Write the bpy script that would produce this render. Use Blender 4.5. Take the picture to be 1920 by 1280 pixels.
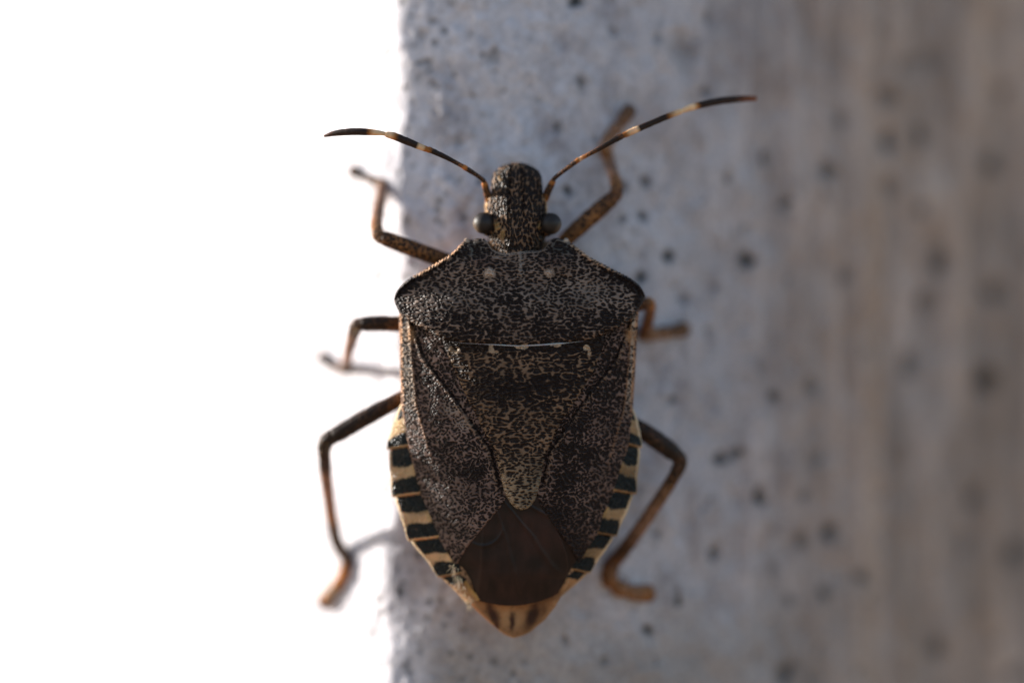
import bpy, math, random
import numpy as np

random.seed(7)
rng = np.random.default_rng(7)
scene = bpy.context.scene
for o in list(bpy.data.objects):
    bpy.data.objects.remove(o)

# ------------------------------------------------------------------ camera
MM = 0.001
DIST = 107.0                      # mm, lens to the bug's back (focus)
PXMM = 52.17                      # photo pixels per millimetre at the focus distance
cam_d = bpy.data.cameras.new('camera')
cam_d.sensor_width = 36.0
cam_d.lens = DIST * 36.0 / (1920.0 / PXMM)
cam_d.clip_start = 0.005
cam_d.clip_end = 1000.0
cam_d.dof.use_dof = True
cam_d.dof.focus_distance = (DIST + 0.45) * MM
cam_d.dof.aperture_fstop = 11.5
cam = bpy.data.objects.new('camera', cam_d)
scene.collection.objects.link(cam)
cam.location = (0, -DIST * MM, 0)
cam.rotation_euler = (math.radians(90), 0, 0)
scene.camera = cam

# ------------------------------------------------------------------ sky, sun, exposure
SUN_BEHIND = math.radians(18.0)   # the sun stands left of the post and a little behind the bug's back
SUN_ELEV = math.radians(16.0)
sd = np.array([-math.cos(SUN_BEHIND) * math.cos(SUN_ELEV), math.sin(SUN_BEHIND) * math.cos(SUN_ELEV), math.sin(SUN_ELEV)])
world = bpy.data.worlds.new('World')
scene.world = world
world.use_nodes = True
wn = world.node_tree
bg = wn.nodes['Background']
sky = wn.nodes.new('ShaderNodeTexSky')
sky.sky_type = 'NISHITA'
sky.sun_disc = False
sky.ozone_density = 1.6
sky.dust_density = 1.0
sky.sun_elevation = SUN_ELEV
sky.sun_rotation = math.atan2(sd[0], sd[1])
wn.links.new(sky.outputs[0], bg.inputs[0])
bg.inputs[1].default_value = 0.12
sun_d = bpy.data.lights.new('sun', 'SUN')
sun_d.energy = 5.0
sun_d.angle = math.radians(0.55)
sun_d.color = (1.0, 0.95, 0.88)
sun = bpy.data.objects.new('sun', sun_d)
scene.collection.objects.link(sun)
from mathutils import Vector
sun.rotation_euler = Vector((float(sd[0]), float(sd[1]), float(sd[2]))).to_track_quat('Z', 'Y').to_euler()
sun.location = (-0.2, 0.05, 0.05)
vs = scene.view_settings
vs.view_transform = 'Standard'
vs.look = 'None'
vs.exposure = 0.97
vs.gamma = 1.0
vs.use_curve_mapping = False

# ------------------------------------------------------------------ helpers
BASE = np.array([0.3, 4.2, 0.0])  # mm, foot of the bug on the post
COL = scene.collection


def smooth(a, b, x):
    t = np.clip((np.asarray(x, float) - a) / (b - a), 0, 1)
    return t * t * (3 - 2 * t)


def gauss(x, c, w):
    return np.exp(-((np.asarray(x, float) - c) / w) ** 2)


def blob(px, py, cx, cy, rx, ry=None):
    ry = ry or rx
    return np.exp(-(((px - cx) / rx) ** 2 + ((py - cy) / ry) ** 2) ** 1.5)


_lat = {}


def vnoise(x, y, seed=0):
    """smooth value noise, about -1..1"""
    if seed not in _lat:
        _lat[seed] = np.random.default_rng(seed + 100).uniform(-1, 1, (256, 256))
    L = _lat[seed]
    x = np.asarray(x, float); y = np.asarray(y, float)
    xi = np.floor(x).astype(int); yi = np.floor(y).astype(int)
    fx = x - xi; fy = y - yi
    fx = fx * fx * (3 - 2 * fx); fy = fy * fy * (3 - 2 * fy)
    a = L[xi & 255, yi & 255]; b = L[(xi + 1) & 255, yi & 255]
    c = L[xi & 255, (yi + 1) & 255]; d = L[(xi + 1) & 255, (yi + 1) & 255]
    return (a * (1 - fx) + b * fx) * (1 - fy) + (c * (1 - fx) + d * fx) * fy


def fbm(x, y, seed=0, octv=4):
    s = 0; a = 1.0; t = 0
    for k in range(octv):
        s = s + a * vnoise(x * 2 ** k + 17.3 * k, y * 2 ** k - 9.1 * k, seed + k)
        t += a; a *= 0.5
    return s / t


def W(px, py, h):
    """photo pixel + height in mm in front of the focus plane -> mm"""
    px = np.asarray(px, float); py = np.asarray(py, float); h = np.asarray(h, float)
    k = (DIST - h) / DIST
    return np.stack([(px - 960) / PXMM * k, -h + 0 * px, (640 - py) / PXMM * k], -1)


def mesh_obj(name, verts, faces, mat, parent=None, cols=None, smooth_shade=True, base=BASE):
    v = (np.asarray(verts, float) - base) * MM
    me = bpy.data.meshes.new(name)
    me.from_pydata(v.tolist(), [], [tuple(int(i) for i in f) for f in faces])
    if smooth_shade:
        me.polygons.foreach_set('use_smooth', [True] * len(me.polygons))
    if cols is not None:
        at = me.color_attributes.new('pigment', 'FLOAT_COLOR', 'POINT')
        at.data.foreach_set('color', np.asarray(cols, np.float32).ravel())
    me.materials.append(mat)
    me.update()
    o = bpy.data.objects.new(name, me)
    COL.objects.link(o)
    if parent is not None:
        o.parent = parent
    else:
        o.location = base * MM
    return o


def grid_faces(n, m, off=0, flip=False):
    i = np.arange(n - 1)[:, None]; j = np.arange(m - 1)[None, :]
    a = off + i * m + j
    q = np.stack([a, a + 1, a + m + 1, a + m], -1).reshape(-1, 4)
    return q[:, ::-1] if flip else q


def slab(name, PX, PY, H, TH, mat, parent, col, step=1):
    """a plate: grid in photo pixels with top height H and thickness TH (mm); coarse underside"""
    n, m = PX.shape
    top = W(PX, PY, H).reshape(-1, 3)
    bot = W(PX, PY, H - TH).reshape(-1, 3)
    f1 = grid_faces(n, m, 0, True)
    f2 = grid_faces(n, m, n * m, False)
    ring = [(0, j) for j in range(m)] + [(i, m - 1) for i in range(1, n)] + [(n - 1, j) for j in range(m - 2, -1, -1)] + [(i, 0) for i in range(n - 2, 0, -1)]
    idx = np.array([i * m + j for i, j in ring])
    nx = np.roll(idx, -1)
    f3 = np.stack([idx, nx, nx + n * m, idx + n * m], -1)
    C = col.reshape(-1, 4)
    faces = np.concatenate([f1, f2, f3])
    o = mesh_obj(name, np.concatenate([top, bot]), faces, mat, parent, np.concatenate([C, C]))
    return o


def curve(pts, key, x):
    """smooth monotone-key interpolation through digitised outline points"""
    p = np.array(sorted(pts, key=lambda q: q[key]), float)
    k = p[:, key]; v = p[:, 1 - key]
    return np.interp(x, k, v)


def soften(a, n=3):
    for _ in range(n):
        b = a.copy()
        b[1:-1] = 0.25 * a[:-2] + 0.5 * a[1:-1] + 0.25 * a[2:]
        a = b
    return a


def cr(pts, n=8):
    """Catmull-Rom through points"""
    P = np.asarray(pts, float)
    if len(P) == 2:
        t = np.linspace(0, 1, n + 1)[:, None]
        return P[0] * (1 - t) + P[1] * t
    Q = np.vstack([2 * P[0] - P[1], P, 2 * P[-1] - P[-2]])
    out = []
    for i in range(1, len(Q) - 2):
        for t in np.linspace(0, 1, n, endpoint=False):
            a, b, c, d = Q[i - 1], Q[i], Q[i + 1], Q[i + 2]
            out.append(0.5 * (2 * b + (c - a) * t + (2 * a - 5 * b + 4 * c - d) * t * t + (3 * b - a - 3 * c + d) * t ** 3))
    out.append(P[-1])
    return np.array(out)


def tube_data(pts, radii, colfn, sides=14, n=8, flat=1.0, bump=0.0, seed=0, nodes=()):
    """closed, tapered tube through mm points; radii (mm) per given point; colfn(t)->rgba"""
    C = cr(pts, n)
    r = cr(np.stack([radii, radii, radii], -1), n)[:, 0]
    seg = np.linalg.norm(np.diff(C, axis=0), axis=1)
    t = np.concatenate([[0], np.cumsum(seg)]); t /= t[-1]
    for nd in nodes:
        r = r * (1 - 0.34 * np.exp(-((t - nd) / 0.035) ** 2) + 0.10 * np.exp(-((t - nd + 0.09) / 0.05) ** 2))
    # round both ends
    T = np.gradient(C, axis=0); T /= np.linalg.norm(T, axis=1)[:, None] + 1e-12
    pre, post = [], []
    for a in (80, 55, 28):
        pre.append((C[0] - T[0] * r[0] * 0.8 * math.sin(math.radians(a)), r[0] * math.cos(math.radians(a)), T[0], 0.0))
    for a in (28, 55, 80):
        post.append((C[-1] + T[-1] * r[-1] * 0.8 * math.sin(math.radians(a)), r[-1] * math.cos(math.radians(a)), T[-1], 1.0))
    CC = np.array([p[0] for p in pre] + list(C) + [p[0] for p in post])
    RR = np.array([p[1] for p in pre] + list(r) + [p[1] for p in post])
    TT = np.array([p[2] for p in pre] + list(T) + [p[2] for p in post])
    tt = np.array([p[3] for p in pre] + list(t) + [p[3] for p in post])
    up = np.array([0.12, -1.0, 0.07])
    V = []; K = []
    for i in range(len(CC)):
        A = np.cross(TT[i], up); A /= np.linalg.norm(A) + 1e-9
        B = np.cross(A, TT[i])
        for k in range(sides):
            an = 2 * math.pi * k / sides
            rr = RR[i] * (1 + bump * float(vnoise(tt[i] * 23 + seed, k * 1.7, 31)))
            V.append(CC[i] + (A * math.cos(an) + B * math.sin(an) * flat) * rr)
            K.append(colfn(tt[i]))
    F = []
    m = len(CC)
    for i in range(m - 1):
        for k in range(sides):
            a = i * sides + k; b = i * sides + (k + 1) % sides
            F.append((a, b, b + sides, a + sides))
    F.append(tuple(range(sides))[::-1]); F.append(tuple((m - 1) * sides + k for k in range(sides)))
    return V, F, K


def join(*parts):
    V, F, K = [], [], []
    for v, f, k in parts:
        o = len(V)
        V += list(v); K += list(k)
        F += [tuple(i + o for i in q) for q in f]
    return V, F, K


def ramp(stops):
    ts = [s[0] for s in stops]; cs = np.array([s[1] for s in stops], float)
    return lambda t: [float(np.interp(t, ts, cs[:, k])) for k in range(4)]


# ------------------------------------------------------------------ materials
def new_mat(name):
    m = bpy.data.materials.new(name)
    m.use_nodes = True
    nt = m.node_tree
    return m, nt, nt.nodes['Principled BSDF']


def N(nt, typ, **kw):
    n = nt.nodes.new(typ)
    for k, v in kw.items():
        setattr(n, k, v)
    return n


def math_node(nt, op, a, b=None, clamp=False):
    n = nt.nodes.new('ShaderNodeMath'); n.operation = op; n.use_clamp = clamp
    for i, v in enumerate((a, b)):
        if v is None:
            continue
        if isinstance(v, (int, float)):
            n.inputs[i].default_value = v
        else:
            nt.links.new(v, n.inputs[i])
    return n.outputs[0]


def maprange(nt, val, a, b, c=0.0, d=1.0):
    n = nt.nodes.new('ShaderNodeMapRange'); n.interpolation_type = 'SMOOTHSTEP'
    for i, v in enumerate((val, a, b, c, d)):
        if isinstance(v, (int, float)):
            n.inputs[i].default_value = v
        else:
            nt.links.new(v, n.inputs[i])
    return n.outputs[0]


def chitin(name, spots=8.0, stretch=(0.72, 1.0, 1.15), dark=(0.014, 0.0075, 0.0055), shift=0.16, rough=0.48, bump=0.55, warp=0.16, mott=0.55, spec=0.19, rot=0.0, sss=0.0, flat=False, soft=0.15, mid=0.28, gain=1.0):
    """punctured insect shell: pale pigment (vertex colour) broken by dark punctures, alpha = puncture size"""
    m, nt, bs = new_mat(name)
    tc = N(nt, 'ShaderNodeTexCoord')
    mp = N(nt, 'ShaderNodeMapping')
    mp.inputs['Rotation'].default_value = (0, rot, 0)
    mp.inputs['Scale'].default_value = tuple(1000.0 * s for s in stretch)
    nt.links.new(tc.outputs['Object'], mp.inputs[0])
    if flat:
        sp = N(nt, 'ShaderNodeSeparateXYZ'); nt.links.new(mp.outputs[0], sp.inputs[0])
        cb = N(nt, 'ShaderNodeCombineXYZ'); nt.links.new(sp.outputs[0], cb.inputs[0]); nt.links.new(sp.outputs[2], cb.inputs[1])
        mp = cb
    wz = N(nt, 'ShaderNodeTexNoise'); wz.inputs['Scale'].default_value = 2.6; wz.inputs['Detail'].default_value = 2
    nt.links.new(mp.outputs[0], wz.inputs['Vector'])
    sub = N(nt, 'ShaderNodeVectorMath', operation='SUBTRACT'); sub.inputs[1].default_value = (0.5, 0.5, 0.5)
    nt.links.new(wz.outputs['Color'], sub.inputs[0])
    sc = N(nt, 'ShaderNodeVectorMath', operation='SCALE'); sc.inputs['Scale'].default_value = warp * 3
    nt.links.new(sub.outputs[0], sc.inputs[0])
    ad = N(nt, 'ShaderNodeVectorMath', operation='ADD')
    nt.links.new(mp.outputs[0], ad.inputs[0]); nt.links.new(sc.outputs[0], ad.inputs[1])
    vo = N(nt, 'ShaderNodeTexVoronoi', feature='F1', voronoi_dimensions='2D' if flat else '3D')
    vo.inputs['Scale'].default_value = spots; vo.inputs['Randomness'].default_value = 0.8
    nt.links.new(ad.outputs[0], vo.inputs['Vector'])
    n1 = N(nt, 'ShaderNodeTexNoise'); n1.inputs['Scale'].default_value = 1.5; n1.inputs['Detail'].default_value = 3
    nt.links.new(mp.outputs[0], n1.inputs['Vector'])
    n2 = N(nt, 'ShaderNodeTexNoise'); n2.inputs['Scale'].default_value = 5.5; n2.inputs['Detail'].default_value = 2
    nt.links.new(ad.outputs[0], n2.inputs['Vector'])
    at = N(nt, 'ShaderNodeAttribute', attribute_name='pigment')
    r = math_node(nt, 'ADD', at.outputs['Alpha'], math_node(nt, 'MULTIPLY', math_node(nt, 'SUBTRACT', n1.outputs[0], 0.5), mott))
    r = math_node(nt, 'ADD', r, math_node(nt, 'MULTIPLY', math_node(nt, 'SUBTRACT', n2.outputs[0], 0.5), mid))
    r = math_node(nt, 'ADD', r, shift)
    lo = math_node(nt, 'SUBTRACT', r, soft); hi = math_node(nt, 'ADD', r, soft)
    spot = maprange(nt, vo.outputs['Distance'], lo, hi)
    n3 = N(nt, 'ShaderNodeTexNoise'); n3.inputs['Scale'].default_value = 0.9; n3.inputs['Detail'].default_value = 4
    nt.links.new(mp.outputs[0], n3.inputs['Vector'])
    var = N(nt, 'ShaderNodeMixRGB', blend_type='MULTIPLY'); var.inputs[0].default_value = 1.0
    nt.links.new(at.outputs['Color'], var.inputs[1])
    vr = maprange(nt, n3.outputs[0], 0.3, 0.7, 0.62 * gain, 1.2 * gain)
    cmb = N(nt, 'ShaderNodeCombineColor')
    for i, f in enumerate((1.06, 0.93, 0.84)):
        nt.links.new(math_node(nt, 'MULTIPLY', vr, f), cmb.inputs[i])
    nt.links.new(cmb.outputs[0], var.inputs[2])
    mix = N(nt, 'ShaderNodeMixRGB'); mix.inputs[1].default_value = (*dark, 1)
    nt.links.new(spot, mix.inputs[0]); nt.links.new(var.outputs[0], mix.inputs[2])
    nt.links.new(mix.outputs[0], bs.inputs['Base Color'])
    bh = maprange(nt, vo.outputs['Distance'], 0.05, 0.62)
    fine = N(nt, 'ShaderNodeTexNoise'); fine.inputs['Scale'].default_value = 26; fine.inputs['Detail'].default_value = 2
    nt.links.new(mp.outputs[0], fine.inputs['Vector'])
    hh = math_node(nt, 'ADD', bh, math_node(nt, 'MULTIPLY', fine.outputs[0], 0.35))
    bp = N(nt, 'ShaderNodeBump'); bp.inputs['Strength'].default_value = bump; bp.inputs['Distance'].default_value = 0.00009
    nt.links.new(hh, bp.inputs['Height'])
    nt.links.new(bp.outputs[0], bs.inputs['Normal'])
    bs.inputs['Roughness'].default_value = rough
    bs.inputs['Specular IOR Level'].default_value = spec
    if sss:
        bs.inputs['Subsurface Weight'].default_value = sss
        bs.inputs['Subsurface Radius'].default_value = (1.0, 0.5, 0.25)
        bs.inputs['Subsurface Scale'].default_value = 0.00025
    return m


M_pron = chitin('pronotum_shell', spots=8.6, stretch=(0.66, 1.0, 1.25), bump=0.9, flat=True, shift=0.06, mott=0.7, warp=0.11, gain=0.72)
M_scut = chitin('scutellum_shell', spots=8.2, stretch=(0.62, 1.0, 1.2), bump=0.9, flat=True, shift=0.075, mott=0.7, warp=0.14, gain=0.72)
M_wingL = chitin('forewing_shell', spots=9.2, stretch=(0.85, 1.0, 1.1), rot=0.35, bump=0.8, flat=True, shift=0.075, mott=0.7, warp=0.14, gain=0.72)
M_head = chitin('head_shell', spots=8.5, stretch=(1.25, 1.0, 0.68), bump=1.0, warp=0.10, mott=0.35, flat=True, shift=0.10, gain=0.8)
M_leg = chitin('leg_shell', spots=9.0, stretch=(1, 1, 1), dark=(0.022, 0.012, 0.007), bump=0.3, warp=0.08, mott=0.35, rough=0.5, sss=0.25)
M_ant = chitin('antenna_shell', spots=14.0, stretch=(1, 1, 1), dark=(0.02, 0.012, 0.008), bump=0.2, warp=0.05, mott=0.3, rough=0.5, sss=0.2)
M_edge = chitin('abdomen_margin_shell', spots=11.0, stretch=(0.9, 1, 1), dark=(0.006, 0.009, 0.009), bump=0.75, warp=0.1, mott=0.2, rough=0.35, sss=0.3)
M_body = chitin('abdomen_shell', spots=9.0, stretch=(1, 1, 1), dark=(0.05, 0.028, 0.016), bump=0.25, warp=0.1, mott=0.2, rough=0.5, sss=0.3)


def membrane_mat():
    m, nt, bs = new_mat('wing_membrane')
    tc = N(nt, 'ShaderNodeTexCoord'); mp = N(nt, 'ShaderNodeMapping'); mp.inputs['Scale'].default_value = (1500, 1000, 800)
    nt.links.new(tc.outputs['Object'], mp.inputs[0])
    n1 = N(nt, 'ShaderNodeTexNoise'); n1.inputs['Scale'].default_value = 1.3; n1.inputs['Detail'].default_value = 5
    nt.links.new(mp.outputs[0], n1.inputs['Vector'])
    rp = N(nt, 'ShaderNodeValToRGB')
    rp.color_ramp.elements[0].position = 0.3; rp.color_ramp.elements[0].color = (0.009, 0.0045, 0.0035, 1)
    rp.color_ramp.elements[1].position = 0.72; rp.color_ramp.elements[1].color = (0.028, 0.012, 0.009, 1)
    nt.links.new(n1.outputs[0], rp.inputs[0])
    at = N(nt, 'ShaderNodeAttribute', attribute_name='pigment')
    mx = N(nt, 'ShaderNodeMixRGB', blend_type='MULTIPLY'); mx.inputs[0].default_value = 1
    nt.links.new(rp.outputs[0], mx.inputs[1]); nt.links.new(at.outputs['Color'], mx.inputs[2])
    nt.links.new(mx.outputs[0], bs.inputs['Base Color'])
    bp = N(nt, 'ShaderNodeBump'); bp.inputs['Strength'].default_value = 0.25; bp.inputs['Distance'].default_value = 0.00005
    nt.links.new(n1.outputs[0], bp.inputs['Height']); nt.links.new(bp.outputs[0], bs.inputs['Normal'])
    bs.inputs['Roughness'].default_value = 0.38
    bs.inputs['Specular IOR Level'].default_value = 0.25
    return m


M_memb = membrane_mat()


def eye_mat():
    m, nt, bs = new_mat('compound_eye')
    tc = N(nt, 'ShaderNodeTexCoord'); mp = N(nt, 'ShaderNodeMapping'); mp.inputs['Scale'].default_value = (1000, 1000, 1000)
    nt.links.new(tc.outputs['Object'], mp.inputs[0])
    vo = N(nt, 'ShaderNodeTexVoronoi'); vo.inputs['Scale'].default_value = 32
    nt.links.new(mp.outputs[0], vo.inputs['Vector'])
    at = N(nt, 'ShaderNodeAttribute', attribute_name='pigment')
    nt.links.new(at.outputs['Color'], bs.inputs['Base Color'])
    bp = N(nt, 'ShaderNodeBump'); bp.inputs['Strength'].default_value = 0.25; bp.inputs['Distance'].default_value = 0.00001
    nt.links.new(vo.outputs['Distance'], bp.inputs['Height']); nt.links.new(bp.outputs[0], bs.inputs['Normal'])
    bs.inputs['Roughness'].default_value = 0.5
    bs.inputs['Specular IOR Level'].default_value = 0.3
    return m


M_eye = eye_mat()


def plain(name, col, rough=0.5, sss=0.0):
    m, nt, bs = new_mat(name)
    bs.inputs['Base Color'].default_value = (*col, 1)
    bs.inputs['Roughness'].default_value = rough
    tc = N(nt, 'ShaderNodeTexCoord'); n1 = N(nt, 'ShaderNodeTexNoise'); n1.inputs['Scale'].default_value = 9000
    nt.links.new(tc.outputs['Object'], n1.inputs['Vector'])
    rp = N(nt, 'ShaderNodeMixRGB', blend_type='MULTIPLY'); rp.inputs[0].default_value = 0.5
    rp.inputs[1].default_value = (*col, 1); nt.links.new(n1.outputs['Color'], rp.inputs[2])
    nt.links.new(rp.outputs[0], bs.inputs['Base Color'])
    return m


M_hair = plain('bristle_hair', (0.55, 0.42, 0.26))
M_glint = plain('polished_rim', (0.50, 0.48, 0.50), 0.12)
M_claw = plain('claw_horn', (0.03, 0.018, 0.01), 0.35)


def wall_mat():
    m, nt, bs = new_mat('weathered_white_paint')
    tc = N(nt, 'ShaderNodeTexCoord'); mp = N(nt, 'ShaderNodeMapping'); mp.inputs['Scale'].default_value = (1000, 1000, 1000)
    nt.links.new(tc.outputs['Object'], mp.inputs[0])
    at = N(nt, 'ShaderNodeAttribute', attribute_name='pigment')
    n1 = N(nt, 'ShaderNodeTexNoise'); n1.inputs['Scale'].default_value = 5; n1.inputs['Detail'].default_value = 5; n1.inputs['Roughness'].default_value = 0.65
    nt.links.new(mp.outputs[0], n1.inputs['Vector'])
    v = maprange(nt, n1.outputs[0], 0.3, 0.7, 0.72, 1.10)
    cmb = N(nt, 'ShaderNodeCombineColor')
    for i in range(3):
        nt.links.new(v, cmb.inputs[i])
    mx = N(nt, 'ShaderNodeMixRGB', blend_type='MULTIPLY'); mx.inputs[0].default_value = 1
    nt.links.new(at.outputs['Color'], mx.inputs[1]); nt.links.new(cmb.outputs[0], mx.inputs[2])
    nt.links.new(mx.outputs[0], bs.inputs['Base Color'])
    bp = N(nt, 'ShaderNodeBump'); bp.inputs['Strength'].default_value = 0.8; bp.inputs['Distance'].default_value = 0.00009
    nt.links.new(n1.outputs[0], bp.inputs['Height']); nt.links.new(bp.outputs[0], bs.inputs['Normal'])
    bs.inputs['Roughness'].default_value = 0.62
    bs.inputs['Specular IOR Level'].default_value = 0.3
    return m


M_wall = wall_mat()

# ------------------------------------------------------------------ the painted post (one rounded corner of it)
_x = np.linspace(-60, 80, 14001)
_th = np.interp(_x, [-60, -4.75, -4.35, -4.05, -3.5, -1.0, 1.5, 5.0, 10.0, 17.0, 80.0], [51, 49, 46, 17, 13, 4, -9, -26, -36, -40, -41])
_k = np.ones(31) / 31.0
_th = np.convolve(np.pad(_th, 15, mode='edge'), _k, 'valid')
_y = np.concatenate([[0], np.cumsum(-np.tan(np.radians(0.5 * (_th[1:] + _th[:-1]))) * np.diff(_x))])
_y += 3.9 - _y[np.searchsorted(_x, -0.4)]


def wall_depth(x, z=0.0):
    # the bend wanders a little sideways along the post and lies further left low down
    sh = -0.42 * smooth(-4.5, -9.0, z) + 0.16 * vnoise(np.asarray(z, float) * 0.33, np.asarray(z, float) * 0 + 3.0, 201)
    return np.interp(x - sh * smooth(2.0, -2.0, x), _x, _y)


def wall_px(px, py, off=0.0):
    """point on the post under a photo pixel, lifted off mm towards the camera"""
    u = (px - 960) / PXMM; v = (640 - py) / PXMM
    d = 5.0
    for _ in range(40):
        d = 0.5 * d + 0.5 * float(wall_depth(u * (DIST + d) / DIST, v * (DIST + d) / DIST))
    d -= off
    k = (DIST + d) / DIST
    return np.array([u * k, d, v * k])


PITS = [(1080, 3, 15, 1.0), (800, 116, 10, .8), (803, 133, 6, .9), (732, 135, 5, .8), (786, 70, 14, .4), (925, 108, 13, .5), (1090, 155, 13, .6), (1045, 238, 12, .6),
        (1063, 356, 13, .8), (862, 268, 10, .5), (1230, 75, 14, .4), (1275, 95, 30, .35), (1325, 30, 14, .4), (1320, 170, 11, .8), (1435, 295, 14, .9), (1360, 335, 13, .6),
        (1470, 380, 15, .7), (1545, 325, 22, .8), (1540, 365, 16, .5), (1575, 225, 16, .6), (1662, 270, 18, .9), (1725, 255, 20, 1), (1690, 120, 20, .5), (1745, 108, 18, .6), (1858, 315, 24, 1),
        (1665, 185, 24, .6), (1722, 392, 20, .7), (1665, 350, 22, .5), (1253, 480, 14, .9), (1398, 486, 15, 1.1), (1576, 518, 16, .8), (1760, 490, 20, .9), (1735, 565, 18, .7), (1860, 550, 22, .9),
        (1206, 520, 13, .9), (1880, 172, 20, .6), (1210, 340, 14, .7), (1170, 352, 12, .6), (1165, 410, 10, .7), (1205, 405, 12, .7), (1260, 748, 10, .8), (1448, 740, 12, .9), (1515, 722, 18, .5),
        (1705, 690, 26, .7), (1850, 712, 22, 1.1), (1350, 860, 14, .9), (1382, 850, 13, .8), (1415, 933, 17, 1.5), (1557, 995, 17, 1.5), (1500, 928, 11, .7), (1605, 1080, 15, .9), (1540, 1112, 14, .9),
        (1340, 1035, 14, .8), (1268, 1126, 10, 1.1), (1212, 1180, 11, 1), (1230, 1000, 10, .6), (1480, 1125, 11, .7), (1450, 1065, 11, .6), (1500, 1012, 17, .6), (1525, 855, 18, .5), (1825, 935, 18, .9),
        (1905, 1035, 24, 1), (1815, 1020, 16, .6), (1755, 1215, 19, .9), (1900, 1265, 22, .9), (1480, 1260, 22, .7), (752, 1107, 7, 1), (714, 1125, 8, .8), (717, 1148, 7, .8), (662, 1182, 5, .9),
        (688, 1238, 6, .8), (800, 1159, 6, .8), (788, 1220, 6, .7), (764, 1248, 7, .9), (577, 1152, 4, .7), (675, 880, 4, .7), (687, 513, 6, .9), (698, 1096, 4, .6), (767, 1180, 4, .6), (770, 1070, 4, .5),
        (760, 520, 8, .7), (845, 330, 7, .5), (790, 400, 6, .4), (830, 420, 6, .5), (1285, 560, 14, .4), (1330, 620, 12, .4), (1420, 690, 12, .4), (1150, 60, 12, .4), (1010, 190, 8, .5), (905, 215, 8, .4),
        (985, 1240, 8, .4), (925, 1240, 8, .6), (870, 1180, 7, .5), (1060, 1200, 9, .5), (1130, 1240, 10, .5), (740, 650, 6, .4)]


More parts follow.
